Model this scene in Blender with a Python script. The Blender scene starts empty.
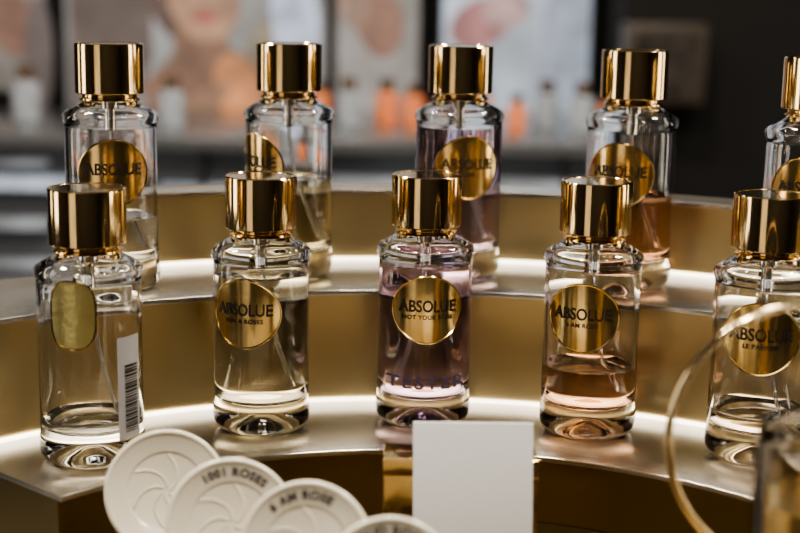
import bpy, bmesh, math, random
from mathutils import Vector, Matrix
random.seed(4)
sc=bpy.context.scene
COL=sc.collection
# ---------------------------------------------------------------- materials
def mat(name,color=(.8,.8,.8),rough=.5,metal=0,trans=0,ior=1.5,emit=None,es=0,coat=0,noise=0,nscale=20,bump=0,bscale=200):
    m=bpy.data.materials.new(name); m.use_nodes=True
    nt=m.node_tree; b=nt.nodes['Principled BSDF']
    b.inputs['Base Color'].default_value=(*color,1)
    b.inputs['Roughness'].default_value=rough
    b.inputs['Metallic'].default_value=metal
    b.inputs['Transmission Weight'].default_value=trans
    b.inputs['IOR'].default_value=ior
    b.inputs['Coat Weight'].default_value=coat
    if emit:
        b.inputs['Emission Color'].default_value=(*emit,1); b.inputs['Emission Strength'].default_value=es
    if noise:
        tc=nt.nodes.new('ShaderNodeTexCoord'); n=nt.nodes.new('ShaderNodeTexNoise'); n.inputs['Scale'].default_value=nscale
        nt.links.new(tc.outputs['Object'],n.inputs['Vector'])
        mx=nt.nodes.new('ShaderNodeMix'); mx.data_type='RGBA'
        mx.inputs[6].default_value=(*[c*(1-noise) for c in color],1); mx.inputs[7].default_value=(*[min(1,c*(1+noise)) for c in color],1)
        nt.links.new(n.outputs['Fac'],mx.inputs[0]); nt.links.new(mx.outputs[2],b.inputs['Base Color'])
        if emit:
            mx2=nt.nodes.new('ShaderNodeMix'); mx2.data_type='RGBA'
            mx2.inputs[6].default_value=(*[max(0,c*(1-noise)) for c in emit],1); mx2.inputs[7].default_value=(*[c*(1+noise) for c in emit],1)
            mr=nt.nodes.new('ShaderNodeMapRange'); mr.inputs[1].default_value=.35; mr.inputs[2].default_value=.65
            nt.links.new(n.outputs['Fac'],mr.inputs[0])
            nt.links.new(mr.outputs[0],mx2.inputs[0]); nt.links.new(mx2.outputs[2],b.inputs['Emission Color'])
    if bump:
        tc=nt.nodes.new('ShaderNodeTexCoord'); n=nt.nodes.new('ShaderNodeTexNoise'); n.inputs['Scale'].default_value=bscale
        nt.links.new(tc.outputs['Object'],n.inputs['Vector'])
        bp=nt.nodes.new('ShaderNodeBump'); bp.inputs['Strength'].default_value=bump; bp.inputs['Distance'].default_value=.001
        nt.links.new(n.outputs['Fac'],bp.inputs['Height']); nt.links.new(bp.outputs['Normal'],b.inputs['Normal'])
    return m
GLASS=mat('clear_glass',(1,1,1),.0,0,1,1.45)
CAPG=mat('polished_gold',(.82,.61,.32),.10,1)
LABG=mat('label_gold',(.84,.62,.29),.18,1,bump=.12,bscale=60)
LABR=mat('label_rim_gold',(.55,.40,.18),.15,1)
LABS=mat('smeared_label_gold',(1.0,.78,.36),.38,1,noise=.25,nscale=90,bump=.6,bscale=160)
BLK=mat('ink_black',(.015,.012,.01),.4)
INKP=mat('ink_purple',(.05,.035,.08),.8)
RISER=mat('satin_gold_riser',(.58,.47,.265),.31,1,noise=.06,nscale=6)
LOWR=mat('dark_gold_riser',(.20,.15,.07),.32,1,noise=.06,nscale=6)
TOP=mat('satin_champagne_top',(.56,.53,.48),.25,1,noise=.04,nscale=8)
TRAYM=mat('tray_gold',(.20,.15,.08),.34,1)
ADDGLOW=mat('led_strip',(.9,.9,.9),.5,emit=(1,.87,.66),es=4.4)  # added glow that brightens the riser foot and back of the tier top
TUBE=mat('dip_tube',(.95,.95,.95),.1,0,.85,1.45)
PUMP=mat('pump_steel',(.8,.78,.74),.2,1)
CER=mat('glazed_porcelain',(.66,.62,.52),.25,0,coat=.3)
CARD=mat('white_card',(.74,.76,.80),.6)
STK=mat('sticker_film',(.34,.34,.36),.3)
HOOP=mat('hoop_gold',(.85,.68,.42),.15,1)
liqs={}
def liq(c):
    if c not in liqs: liqs[c]=mat('liquid_%d'%len(liqs),c,0,0,1,1.36)
    return liqs[c]
# ---------------------------------------------------------------- mesh helpers
def mkobj(name,me,mats,parent=None,loc=(0,0,0),rot=(0,0,0),smooth=True,sharp=35):
    if not isinstance(mats,(list,tuple)): mats=[mats]
    for m in mats: me.materials.append(m)
    if smooth:
        for p in me.polygons: p.use_smooth=True
        me.set_sharp_from_angle(angle=math.radians(sharp))
    o=bpy.data.objects.new(name,me); COL.objects.link(o)
    o.location=loc; o.rotation_euler=rot
    if parent: o.parent=parent
    return o
def mesh(name,v,f):
    me=bpy.data.meshes.new(name); me.from_pydata(v,[],f); me.update()
    bm=bmesh.new(); bm.from_mesh(me); bmesh.ops.recalc_face_normals(bm,faces=bm.faces); bm.to_mesh(me); bm.free()
    return me
def lathe(name,prof,seg=72,closed=False):
    v=[];f=[];rings=[]
    for r,z in prof:
        if r<1e-7: rings.append([len(v)]); v.append((0,0,z))
        else:
            rings.append(list(range(len(v),len(v)+seg)))
            for i in range(seg):
                a=2*math.pi*i/seg; v.append((r*math.cos(a),r*math.sin(a),z))
    n=len(rings)
    for k in range(n if closed else n-1):
        A=rings[k];B=rings[(k+1)%n]
        if len(A)==1 and len(B)==1: continue
        for i in range(seg):
            j=(i+1)%seg
            if len(A)==1: f.append((A[0],B[i],B[j]))
            elif len(B)==1: f.append((A[i],A[j],B[0]))
            else: f.append((A[i],A[j],B[j],B[i]))
    return mesh(name,v,f)
def box(name,x0,x1,y0,y1,z0,z1,m,parent=None,bev=0,rot=None):
    cx,cy,cz=(x0+x1)/2,(y0+y1)/2,(z0+z1)/2
    bm=bmesh.new(); bmesh.ops.create_cube(bm,size=1)
    bmesh.ops.scale(bm,vec=(x1-x0,y1-y0,z1-z0),verts=bm.verts)
    if bev: bmesh.ops.bevel(bm,geom=bm.edges,offset=bev,segments=3,affect='EDGES',profile=.5)
    me=bpy.data.meshes.new(name); bm.to_mesh(me); bm.free()
    return mkobj(name,me,m,parent,(cx,cy,cz),rot or (0,0,0),smooth=bool(bev))
def empty(name,loc=(0,0,0),rot=(0,0,0)):
    o=bpy.data.objects.new(name,None); COL.objects.link(o); o.location=loc; o.rotation_euler=rot
    o.empty_display_size=.01
    return o
def tube_mesh(name,pts,r,seg=8,closed=False,r2=None):
    v=[];f=[];n=len(pts); P=[Vector(p) for p in pts]
    prevN=None
    for i in range(n):
        if closed: t=(P[(i+1)%n]-P[i-1]).normalized()
        else: t=(P[min(i+1,n-1)]-P[max(i-1,0)]).normalized()
        if prevN is None:
            up=Vector((0,0,1)) if abs(t.z)<.9 else Vector((1,0,0))
            N=(up-t*up.dot(t)).normalized()
        else: N=(prevN-t*prevN.dot(t)).normalized()
        prevN=N; B=t.cross(N)
        for k in range(seg):
            a=2*math.pi*k/seg
            q=P[i]+N*(r*math.cos(a))+B*((r2 or r)*math.sin(a)); v.append(tuple(q))
    for i in range(n if closed else n-1):
        j=(i+1)%n
        for k in range(seg):
            l=(k+1)%seg
            f.append((i*seg+k,i*seg+l,j*seg+l,j*seg+k))
    if not closed:
        f.append(tuple(range(seg))); f.append(tuple(range((n-1)*seg,n*seg)))
    return mesh(name,v,f)
def text_geo(body,size,spacing=1.0,bold=0):
    cu=bpy.data.curves.new('t','FONT'); cu.body=body; cu.size=size; cu.align_x='CENTER'; cu.align_y='CENTER'; cu.space_character=spacing
    cu.resolution_u=3; cu.offset=bold
    o=bpy.data.objects.new('t',cu); COL.objects.link(o)
    dg=bpy.context.evaluated_depsgraph_get(); dg.update()
    me=bpy.data.meshes.new_from_object(o.evaluated_get(dg))
    V=[tuple(v.co) for v in me.vertices]; F=[tuple(p.vertices) for p in me.polygons]
    bpy.data.objects.remove(o); bpy.data.curves.remove(cu); bpy.data.meshes.remove(me)
    return V,F
def raw_mesh(name,v,f):
    me=bpy.data.meshes.new(name); me.from_pydata(v,[],f); me.update(); return me
# ---------------------------------------------------------------- bottle
RB=.0286
outer=[(0,.0090),(.006,.0078),(.012,.0052),(.018,.0022),(.0208,.0006),(.0228,0),(.0252,.0006),(.0274,.0024),(.0288,.0052),(.0293,.0085),(.0293,.0125),(.0290,.0150),(.0286,.0172),(RB,.020),
 (RB,.060),(RB,.1020),(.0288,.1036),(.0292,.1048),(.0297,.1060),(.0299,.1074),(.0297,.1088),(.0290,.1101),(.0276,.1114),(.0256,.1126),(.0230,.1139),(.0207,.1152),(.0187,.1165),(.0173,.1176),(.0165,.1186),(.0160,.1200)]
inner=[(.0105,.1200),(.0105,.1165),(.0125,.1150),(.0180,.1126),(.0228,.1100),(.0251,.1066),(.0260,.1020),(.0262,.098),(.0262,.060),(.0262,.029),(.0259,.0245),(.0250,.0215),(.0230,.0194),(.0195,.0184),(.0150,.0186),(.0080,.0202),(0,.0212)]
def cavity_r(z):
    pts=inner[1:]
    for a,b in zip(pts,pts[1:]):
        if b[1]<=z<=a[1]:
            t=(z-b[1])/(a[1]-b[1]+1e-9); return b[0]+(a[0]-b[0])*t
    return .0262
cap_prof=[(0,.1224),(.0200,.1224),(.0209,.1226),(.0213,.1232),(.0213,.1520),(.02115,.1529),(.0206,.1534),(.0199,.1535),(.0192,.1533),(.0189,.1530),(.0120,.1531),(0,.1531)]
col_prof=[(.0100,.1160),(.0165,.1176),(.0185,.1181),(.0190,.1187),(.0188,.1194),(.0176,.1199),(.0170,.1205),(.0170,.1215),(.0175,.1224),(.0100,.1224)]
def wrap(V,R,ang,zc,off=0):
    out=[]
    for x,y,z in V:
        x=max(-R*.98,min(R*.98,x))
        a=math.asin(x/R)+ang
        out.append(((R+off)*math.sin(a),-(R+off)*math.cos(a),zc+y))
    return out
def sup(t,rx,rz,p):
    c,s=math.cos(t),math.sin(t)
    return (rx*math.copysign(abs(c)**(2/p),c),rz*math.copysign(abs(s)**(2/p),s),0)
def bottle(loc,label_deg=0,fill=None,color=(1,1,1),lines=('ABSOLUE',''),blank=False,name='perfume_bottle',lr=(.0200,.0200,2),zc=.0755,tube=1):
    e=empty(name,loc)
    g=lathe('glass',outer+inner,80)
    mkobj('glass_body',g,GLASS,e,sharp=60)
    mkobj('cap',lathe('cap',cap_prof),CAPG,e,sharp=28)
    mkobj('collar',lathe('collar',col_prof,closed=True),CAPG,e,sharp=28)
    if fill:
        pr=[(0,fill)]
        rtop=cavity_r(fill)+.0002
        pr+= [(rtop*.6,fill),(rtop-.0008,fill),(rtop,fill+.0003)]
        pr+= [(r+.0002,z-(.0002 if z<.03 else 0)) for r,z in inner if z<fill-.0005 and r>0]
        pr+= [(0,.0210)]
        mkobj('liquid',lathe('liquid',pr),liq(color),e,sharp=60)
    mkobj('pump',lathe('pump',[(0,.119),(.0055,.119),(.0055,.112),(.0035,.111),(.0035,.102),(.0018,.1005),(0,.1005)],24),PUMP,e)
    if tube:
        t=[]
        s=.014*tube
        for i in range(16):
            k=i/15; t.append((s*k**1.6,.002*k,.1015-.0760*k))
        mkobj('dip_tube',tube_mesh('tube',t,.0012,8),TUBE,e)
    la=math.radians(label_deg)
    nr,ns=10,64; V=[(0,0,0)];F=[]
    for i in range(1,nr+1):
        for k in range(ns):
            x,y,_=sup(2*math.pi*k/ns,*lr); V.append((x*i/nr,y*i/nr,0))
    for k in range(ns):
        F.append((0,1+k,1+(k+1)%ns))
        for i in range(1,nr):
            a=1+(i-1)*ns; b=a+ns; F.append((a+k,b+k,b+(k+1)%ns,a+(k+1)%ns))
    mkobj('label',raw_mesh('label',wrap(V,RB,la,zc,.0003),F),LABS if blank else LABG,e)
    ring=wrap([sup(2*math.pi*k/80,lr[0]*1.02,lr[1]*1.02,lr[2]) for k in range(80)],RB,la,zc,.0002)
    mkobj('label_rim',tube_mesh('rim',ring,.0006,8,True),LABR,e)
    if not blank:
        Vt,Ft=text_geo(lines[0],.0084,1.0,.00012)
        w=max(v[0] for v in Vt)-min(v[0] for v in Vt); s=.0335/w
        Vt=[(v[0]*s,v[1]*s*1.25+.002,0) for v in Vt]
        mkobj('label_text',raw_mesh('t1',wrap(Vt,RB,la,zc,.0008),Ft),BLK,e,smooth=False)
        if lines[1]:
            Vt,Ft=text_geo(lines[1],.0036,1.08,.00007)
            Vt=[(v[0],v[1]-.0045,0) for v in Vt]
            mkobj('label_subtext',raw_mesh('t2',wrap(Vt,RB,la,zc,.0007),Ft),BLK,e,smooth=False)
    return e
ZC=1.35
Z1=1.089; Z2=1.1625; Z3=1.213; ZT=1.048
PURP=(.93,.68,.90); PURP2=(.93,.74,.93); ORG=(1.0,.60,.40); ORG2=(1.0,.55,.32)
b1=bottle((-.1720,.758,Z1),-6,blank=True,fill=.0240,color=(1,1,1),tube=1,lr=(.0120,.0182,3),zc=.0880)
b2=bottle((-.083,.821,Z1),-16,fill=.095,color=(.98,.94,.81),lines=('ABSOLUE','1001 & ROSES'),tube=1)
b3=bottle((.0155,.840,Z1),3,fill=.0997,color=PURP,lines=('ABSOLUE','NOT YOUR ROSE'),tube=-.8)
b4=bottle((.116,.824,Z1),-19,fill=.0415,color=ORG,lines=('ABSOLUE','6 AM ROSE'),tube=.9)
b5=bottle((.2085,.780,Z1),-17,fill=.029,color=(.98,.88,.79),lines=('ABSOLUE','LE PARFUM'),tube=.9)
bottle((-.183,.878,Z2),14,fill=.045,color=(.99,.97,.92),lines=('ABSOLUE','ROSE'))
bottle((-.075,.926,Z2),-48,fill=.066,color=(.95,.85,.56),lines=('ABSOLUE','ROSE'))
bottle((.038,.936,Z2),11,fill=.1,color=PURP2,lines=('ABSOLUE','ROSE'))
bottle((.149,.910,Z2),-23,fill=.0605,color=ORG2,lines=('ABSOLUE','6 AM ROSE'))
bottle((.250,.848,Z2),-22,fill=.03,color=(1,.97,.95),lines=('ABSOLUE','LE PARFUM'))
Vt,Ft=text_geo('TESTER',.0085,1.15,.00015)
w=max(v[0] for v in Vt)-min(v[0] for v in Vt); s=.047/w
Vt=[(v[0]*s,v[1]*s*.8,0) for v in Vt]
mkobj('tester_print',raw_mesh('tt',wrap(Vt,RB,math.radians(3),.0300,.0007),Ft),INKP,b3,smooth=False)
def patch(a0,a1,z0,z1,R,n=10):
    V=[];F=[]
    for i in range(n+1):
        a=a0+(a1-a0)*i/n
        V+=[(R*math.sin(a),-R*math.cos(a),z0),(R*math.sin(a),-R*math.cos(a),z1)]
    for i in range(n): F.append((2*i,2*i+2,2*i+3,2*i+1))
    return V,F
V,F=patch(math.radians(42),math.radians(76),.016,.074,RB+.0002)
mkobj('barcode_sticker',raw_mesh('stk',V,F),STK,b1)
V=[];F=[]; z=.020
while z<.058:
    h=random.choice([.0004,.0008,.0012])
    a,b=patch(math.radians(51),math.radians(71),z,z+h,RB+.0005,5); k=len(V); V+=a; F+=[tuple(i+k for i in q) for q in b]
    z+=h+random.choice([.0005,.0009])
mkobj('barcode_bars',raw_mesh('bars',V,F),BLK,b1,smooth=False)
# ---------------------------------------------------------------- display stand
CX,CY=.015,.53
def sector(name,r0,r1,z0,z1,a0,a1,m,parent,n=90,bev=0):
    V=[];F=[]
    if bev: prof=[(r0,z0),(r0,z1-bev),(r0+bev*.3,z1-bev*.3),(r0+bev,z1),(r1-bev,z1),(r1-bev*.3,z1-bev*.3),(r1,z1-bev),(r1,z0)]
    else: prof=[(r0,z0),(r0,z1),(r1,z1),(r1,z0)]
    k=len(prof)
    for i in range(n+1):
        a=math.radians(a0+(a1-a0)*i/n)
        for r,z in prof: V.append((CX+r*math.cos(a),CY+r*math.sin(a),z))
    for i in range(n):
        for j in range(k):
            l=(j+1)%k; F.append((i*k+j,i*k+l,(i+1)*k+l,(i+1)*k+j))
    F.append(tuple(range(k))); F.append(tuple(range(n*k,n*k+k)))
    return mkobj(name,mesh(name,V,F),m,parent,sharp=40)
st=empty('tiered_display_stand')
A0=20;A1=139.5
T=.003
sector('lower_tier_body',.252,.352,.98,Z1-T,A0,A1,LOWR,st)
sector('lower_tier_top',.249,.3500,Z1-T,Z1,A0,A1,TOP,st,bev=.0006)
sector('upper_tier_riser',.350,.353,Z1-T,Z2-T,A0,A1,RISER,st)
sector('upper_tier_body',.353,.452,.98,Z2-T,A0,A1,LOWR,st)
sector('upper_tier_top',.347,.4512,Z2-T,Z2,A0,A1,TOP,st,bev=.0006)
sector('back_rail_body',.452,.482,.98,Z3-T,A0,120,RISER,st)
sector('back_rail_top',.450,.484,Z3-T,Z3,A0,120,TOP,st,bev=.0006)
sector('added_riser_glow_a',.3475,.350,Z1,Z1+.0018,A0,A1,ADDGLOW,st)  # glowing strips added at the riser feet to light gold and tier tops
sector('added_riser_glow_b',.4495,.452,Z2,Z2+.0018,A0,120,ADDGLOW,st)
sector('tray_floor',.0,.2515,.98,ZT,-180,180,TRAYM,st)
ct=empty('display_counter')
DK=mat('counter_dark',(.05,.045,.04),.35)
box('counter_top',-.50,.55,.22,1.06,.95,.98,DK,ct,bev=.003)
box('counter_cabinet',-.47,.52,.26,1.03,0,.95,DK,ct)
# ---------------------------------------------------------------- foreground
def card_and_box():
    hb=empty('gold_card_holder',(.033,.695,ZT))
    M=mat('holder_gold',(.80,.60,.30),.12,1)
    box('block',-.040,.040,-.014,.016,0,.067,M,hb,bev=.0015)
    box('foot',-.043,.043,-.018,.020,0,.004,M,hb,bev=.001)
    box('slot_lip',-.040,.040,-.0145,-.0125,.059,.069,M,hb,bev=.0006)
    c=empty('blank_card',(.0395,.6655,ZT))
    c.rotation_euler=(math.radians(-7),math.radians(-1.2),math.radians(-3))
    box('sheet',-.0302,.0302,-.0006,.0006,0,.0907,CARD,c,bev=.0003)
card_and_box()
GREYINK=mat('ink_grey',(.03,.025,.03),.5)
def disc(loc,rot,text=None,r=.030):
    e=empty('porcelain_scent_disc',loc,rot)
    s=r/.030
    pr=[(0,-.002),(.026,-.002),(.0288,-.0014),(.0298,-.0004),(.0300,.0006),(.0298,.0016),(.0290,.0022),(.0281,.0022),(.0275,.0017),(.0270,.0012),(.0195,.0012),(.0190,.0009),(.0185,.0004),(.0180,.0002),(0,.0002)]
    mkobj('plate',lathe('plate',[(a*s,b) for a,b in pr],80),CER,e,sharp=60)
    def ridge(pts,w=.0006): mkobj('petal_ridge',tube_mesh('r',pts,w,8),CER,e)
    for k in range(6):
        a0=2*math.pi*k/6+.3
        for off,r0,r1,sw in [(0,.002,.0178,1.25),(.28,.005,.0170,.95)]:
            pts=[]
            for t in range(15):
                q=t/14; rr=r0+(r1-r0)*q; aa=a0+off+sw*q**.8
                pts.append((rr*s*math.cos(aa),rr*s*math.sin(aa),.0002))
            ridge(pts,.0006 if off==0 else .0005)
    if text:
        Vt,Ft=text_geo(text,.0058,1.12,.00028); R=.0232*s
        V=[]
        for x,y,z in Vt:
            a=math.pi/2-x/R; V.append(((R+y)*math.cos(a),(R+y)*math.sin(a),.0015))
        mkobj('text',raw_mesh('t',V,Ft),GREYINK,e,smooth=False)
    return e
tl=math.radians(68)
DP=[(-.1175,.680,1.0975),(-.0795,.640,1.0965),(-.0410,.610,1.0965),(-.002,.580,1.0925)]
disc(DP[0],(tl,0,math.radians(4)),r=.0315)
disc(DP[1],(tl,math.radians(4),math.radians(4)),'1001 ROSES',r=.0315)
disc(DP[2],(tl,math.radians(-10),math.radians(-4)),'6 AM ROSE',r=.0315)
disc(DP[3],(tl,0,0),'OUD ROSE',r=.0305)
rk=empty('disc_rack')
for i,(x,y,z) in enumerate(DP):
    zb=z-.0315*math.sin(tl)-.0005
    yb=y-.0315*math.cos(tl)
    box('rack_step_%d'%(i+1),x-.018,x+.018,yb-.008,yb+.006,ZT,zb,TRAYM,rk,bev=.001)
    box('rack_lip_%d'%(i+1),x-.018,x+.018,yb-.008,yb-.0055,zb-.001,zb+.003,TRAYM,rk,bev=.0005)
hp=empty('gold_hoop_stand',(.183,.60,0))
R=.0617
ring=[(R*math.cos(a),0,1.157+R*math.sin(a)) for a in [2*math.pi*i/120 for i in range(120)]]
mkobj('hoop',tube_mesh('hoop',ring,.0019,12,True,.0022),HOOP,hp)
mkobj('stem',tube_mesh('stem',[(0,0,ZT+.004),(0,0,1.157-R)],.0022,12),HOOP,hp)
mkobj('base',lathe('base',[(0,ZT),(.018,ZT),(.0185,ZT+.001),(.018,ZT+.003),(.004,ZT+.005),(0,ZT+.005)],48),HOOP,hp)
jr=empty('glass_jar',(.1735,.54,ZT))
mkobj('jar_glass',lathe('jar',[(0,.001),(.024,.0),(.0275,.002),(.028,.006),(.028,.126),(.0272,.132),(.0262,.134),(.0253,.133),(.0250,.128),(.0250,.012),(.023,.0095),(0,.009)],64),GLASS,jr,sharp=60)
mkobj('jar_liner',lathe('liner',[(0,.0095),(.020,.0098),(.0238,.012),(.0238,.100),(.0235,.102),(0,.102)],64),LABG,jr,sharp=50)
# ---------------------------------------------------------------- room
FLOOR=mat('floor_tile',(.06,.055,.06),.25,noise=.3,nscale=3)
WALL=mat('wall_dark',(.022,.019,.018),.6,noise=.2,nscale=2)
CEIL=mat('ceiling_dark',(.05,.045,.045),.7,noise=.1,nscale=2)
box('floor',-3,3,-2,3.4,-.05,0,FLOOR)
box('ceiling',-3,3,-2,3.4,2.8,2.85,CEIL)
box('wall_back',-3,3,3.3,3.4,0,2.8,WALL)
box('wall_front',-3,3,-2.1,-2,0,2.8,WALL)
box('wall_left',-3.1,-3,-2,3.4,0,2.8,WALL)
box('wall_right',3,3.1,-2,3.4,0,2.8,WALL)
FR=mat('black_frame',(.02,.02,.022),.3)
def lightbox(x0,x1,z0,z1,y,col,s,nz=.25,ns=5,name='backlit_poster'):
    e=empty(name)
    box('frame',x0-.012,x1+.012,y,y+.06,z0-.012,z1+.012,FR,e)
    m=mat('poster_light',(.2,.2,.2),.4,emit=col,es=s,noise=nz,nscale=ns)
    box('panel',x0,x1,y-.004,y,z0,z1,m,e)
    return e
def blob(e,pts,y,col,s=1.0,name='print'):
    me=raw_mesh(name,[(x,y,z) for x,z in pts],[tuple(range(len(pts)))])
    mkobj(name,me,mat('print_ink',(.1,.08,.08),.5,emit=col,es=s,noise=.3,nscale=14),e,smooth=False)
def ell(cx,cz,rx,rz,rot=0,n=32):
    o=[]
    for i in range(n):
        a=2*math.pi*i/n; x=rx*math.cos(a); z=rz*math.sin(a)
        o.append((cx+x*math.cos(rot)-z*math.sin(rot),cz+x*math.sin(rot)+z*math.cos(rot)))
    return o
Y=3.0
def px(x): return (x-400)/467
def pz(y): return ZC-Y*math.tan(math.radians(11.1)+math.atan((y-266.5)/1400))
L0=lightbox(px(-160),px(46),1.13,2.3,Y,(.25,.22,.21),.14,nz=.7,ns=6)
L1=lightbox(px(66),px(322),1.03,2.35,Y,(.32,.34,.38),.32,nz=.55,ns=4)
L2=lightbox(px(334),px(414),1.10,2.3,Y,(.47,.44,.46),.25,nz=.5,ns=7)
L3=lightbox(px(438),px(583),1.10,2.35,Y,(.45,.56,.68),.62,nz=.35,ns=5)
yy=Y-.006
hx=px(203); hz=pz(-6)
blob(L1,[(px(70),pz(-60)),(px(150),pz(-60)),(px(152),pz(60)),(px(120),pz(145)),(px(70),pz(145))],yy+.001,(.12,.105,.10),.3,'shade_print')
blob(L1,ell(hx-.03,hz+.03,.105,.15,.2),yy,(.05,.025,.02),.5,'hair')
blob(L1,[(px(176),pz(15)),(px(228),pz(12)),(px(226),pz(48)),(px(262),pz(70)),(px(270),pz(128)),(px(160),pz(145)),(px(140),pz(90)),(px(172),pz(58))],yy-.001,(.36,.17,.08),.34,'neck_and_shoulders')
blob(L1,ell(hx,hz,.078,.108,.12),yy-.002,(.62,.34,.19),.5,'face')
for sx in(-1,1):
    blob(L1,ell(hx+sx*.03,hz+.01,.014,.006),yy-.003,(.05,.03,.03),.6,'eye')
    blob(L1,ell(hx+sx*.03,hz+.03,.018,.003,sx*-.1),yy-.003,(.08,.04,.03),.6,'eyebrow')
blob(L1,[(hx-.008,hz-.03),(hx+.012,hz-.03),(hx+.003,hz+.01)],yy-.003,(.5,.24,.17),.5,'nose')
blob(L1,ell(hx,hz-.055,.028,.011),yy-.003,(.5,.05,.05),.6,'lips')
blob(L1,ell(px(236),pz(92),.05,.075,.3),yy-.004,(.85,.32,.10),.6,'amber_bottle_print')
blob(L1,ell(px(258),pz(45),.02,.055,-.4),yy-.004,(.30,.26,.16),.5,'flower_stem_print')
blob(L1,ell(px(205),pz(104),.06,.025,.6),yy-.005,(.55,.29,.15),.42,'hand_print')
blob(L1,ell(px(292),pz(20),.05,.12,.1),yy,(.62,.72,.90),.65,'glow_print')
blob(L2,ell(px(375),pz(20),.05,.08,.2),yy,(.50,.23,.14),.32,'rose_print')
blob(L2,ell(px(350),pz(5),.03,.05,.2),yy-.001,(.8,.50,.34),.32,'rose_print_b')
blob(L3,ell(px(475),pz(22),.07,.05,.5),yy,(.66,.26,.27),.45,'rose_print')
blob(L3,ell(px(500),pz(8),.05,.04,.1),yy-.001,(.80,.52,.50),.45,'petal_print')
blob(L3,[(px(528),pz(95)),(px(580),pz(95)),(px(580),pz(-40)),(px(545),pz(-40))],yy-.001,(.36,.44,.55),.62,'figure_print')
blob(L0,ell(px(15),pz(30),.05,.07,.2),yy,(.50,.23,.14),.26,'rose_print')
blob(L0,ell(px(40),pz(60),.03,.12,.0),yy-.001,(.10,.10,.11),.35,'shade_print')
dc=empty('dark_cabinet')
box('cabinet_body',px(600),px(1100),2.75,3.25,0,2.4,mat('cab',(.002,.0018,.0018),.9),dc)
fs=empty('framed_screen')
box('screen_frame',.42,.57,2.66,2.75,1.15,1.30,mat('scr_frame',(.03,.024,.018),.35,emit=(.06,.04,.025),es=.35),fs,bev=.004)
box('screen_glass',.435,.555,2.655,2.662,1.165,1.285,mat('scr',(.02,.02,.02),.25,emit=(.07,.045,.03),es=.3,noise=.9,nscale=18),fs)
bc=empty('back_counter')
GREY=mat('counter_grey',(.08,.083,.09),.22,coat=.3,noise=.35,nscale=5)
box('top_slab',-1.6,.46,2.40,2.97,1.075,1.10,GREY,bc,bev=.003)
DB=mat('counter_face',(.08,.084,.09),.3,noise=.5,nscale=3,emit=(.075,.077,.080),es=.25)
box('carcass',-1.6,.46,2.46,2.97,0,1.075,DB,bc)
SH=mat('shelf_glow',(.2,.22,.25),.3,emit=(.36,.41,.48),es=.6,noise=.7,nscale=9)
SH2=mat('shelf_glow_soft',(.2,.22,.25),.3,emit=(.21,.22,.24),es=.5,noise=.7,nscale=7)
for i,(x0,x1,z0,z1,m) in enumerate([(-1.5,-.56,1.000,1.02,SH),(-1.5,-.62,.93,.945,SH2),(-.13,.10,1.0,1.03,SH2),(.13,.42,.995,1.03,SH2),(-.42,-.2,.99,1.01,SH),(-1.5,-.6,.86,.87,SH2),(-1.5,-.62,1.04,1.05,SH2)]):
    box('shelf_%d'%(i+1),x0,x1,2.42,2.46,z0,z1,m,bc)
box('low_shelf',-1.6,.46,2.2,2.46,.84,.85,GREY,bc)
for i in range(9):
    x=-1.4+i*.21
    box('divider_%d'%(i+1),x,x+.008,2.41,2.46,.85,1.075,FR,bc)
WL=mat('added_glow_warm',(.8,.8,.8),.5,emit=(1,.86,.66),es=5)  # glow materials for added panels that the caps reflect
CL=mat('added_glow_cool',(.8,.8,.8),.5,emit=(1,.93,.84),es=4.5)
SL=mat('added_glow_soft',(.8,.8,.8),.5,emit=(1,.82,.60),es=.45,noise=.4,nscale=3)
def sidepanel(x0,x1,y0,y1,z0,z1,m):
    e=empty('added_glow_panel'); box('panel',x0,x1,y0,y1,z0,z1,m,e)
for x,y0,y1,m in [(-2.98,.2,.8,CL),(-2.98,1.6,1.8,WL),(2.95,.4,1.0,WL),(2.95,1.6,1.9,CL)]:  # unseen side panels, added to put bright vertical stripes on the caps
    sidepanel(x,x+.03,y0,y1,.9,2.4,m)
sidepanel(-2.4,-1.2,-2,-1.97,.5,2.3,SL)  # unseen soft panel added behind the camera to lift the dark cap centres
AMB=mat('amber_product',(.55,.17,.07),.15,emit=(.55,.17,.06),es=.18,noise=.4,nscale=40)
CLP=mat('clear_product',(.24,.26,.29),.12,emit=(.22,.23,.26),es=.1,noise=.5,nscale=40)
DKC=mat('product_cap',(.2,.14,.1),.25,.8)
bp=[(0,0),(.026,0),(.029,.003),(.029,.075),(.026,.082),(.012,.086),(.012,.09)]
cp=[(.012,.088),(.018,.089),(.018,.115),(.016,.117),(0,.117)]
def prod(x,y,m,s=1):
    e=empty('shelf_perfume_bottle',(x,y,1.10)); e.scale=(s,s,s)
    mkobj('body',lathe('b',bp,32),m,e); mkobj('cap',lathe('c',cp,32),DKC,e)
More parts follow.
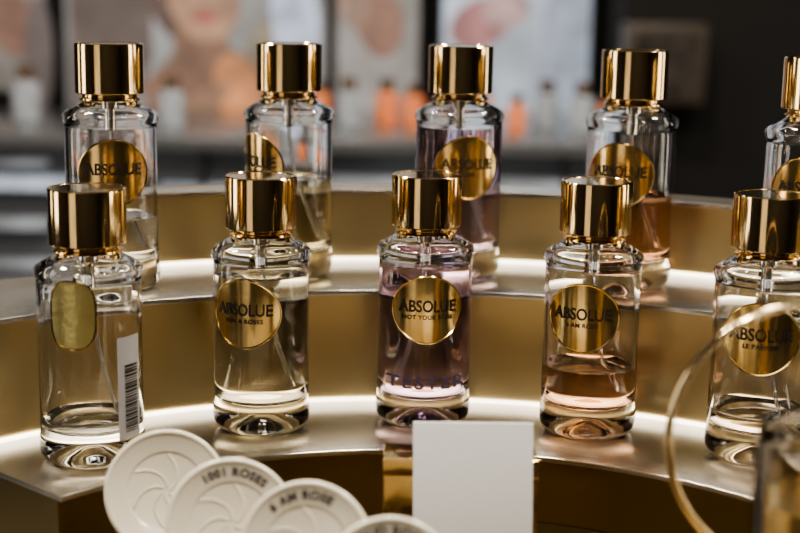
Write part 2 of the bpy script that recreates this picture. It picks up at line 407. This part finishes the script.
for x,m,s in [(-.92,CLP,1),(-.80,AMB,.8),(-.70,CLP,.9),(-.60,CLP,.8),(-.50,CLP,.7),(-.42,CLP,.8),(-.16,AMB,.7),(-.10,CLP,.8),(-.03,AMB,.75),(.02,AMB,.7),(.09,CLP,.7),(.16,AMB,.6),(.21,AMB,.6),(.27,CLP,.8),(.33,CLP,.8),(.39,AMB,.55)]:
    prod(x,2.62+random.uniform(-.08,.15),m,s)
# ---------------------------------------------------------------- lights
def area(name,loc,target,size,power,col,sy=None):
    l=bpy.data.lights.new(name,'AREA'); l.energy=power; l.color=col; l.shape='RECTANGLE' if sy else 'DISK'; l.size=size
    if sy: l.size_y=sy
    o=bpy.data.objects.new(name,l); COL.objects.link(o); o.location=loc
    o.rotation_euler=(Vector(target)-Vector(loc)).to_track_quat('-Z','Y').to_euler()
    return o
W=(1,.89,.73)
area('ceiling_spot',(-.5,.35,2.7),(0,.85,1.1),.14,25,W)
area('ceiling_spot',(.6,.45,2.7),(.05,.85,1.1),.14,25,W)
area('ceiling_spot',(.0,1.6,2.7),(0,.9,1.1),.24,26,W)
area('ceiling_spot',(-.9,1.5,2.7),(-.1,.9,1.1),.24,20,(1,.92,.82))
area('ceiling_spot',(.9,1.5,2.7),(.1,.9,1.1),.24,20,W)
area('ceiling_panel',(0,-.8,2.7),(0,.8,1.1),.8,7,(1,.93,.85),.3)
area('ceiling_panel',(-.4,2.2,2.75),(-.4,2.7,1.1),1.6,5,(1,.96,.93),.2)
w=bpy.data.worlds.new('World'); sc.world=w; w.use_nodes=True
w.node_tree.nodes['Background'].inputs[0].default_value=(.55,.5,.45,1); w.node_tree.nodes['Background'].inputs[1].default_value=.04
sc.view_settings.view_transform='AgX'
sc.view_settings.look='AgX - Medium High Contrast'
sc.view_settings.exposure=.15
# ---------------------------------------------------------------- camera
cd=bpy.data.cameras.new('camera'); cam=bpy.data.objects.new('camera',cd); COL.objects.link(cam)
cd.sensor_width=36; cd.lens=63; cd.clip_start=.01
cam.matrix_world=Matrix.Translation((0,0,ZC))@Matrix.Rotation(math.radians(90-11.1),4,'X')@Matrix.Rotation(math.radians(1.0),4,'Z')
cd.dof.use_dof=True; cd.dof.focus_distance=.815; cd.dof.aperture_fstop=4.5
sc.camera=cam
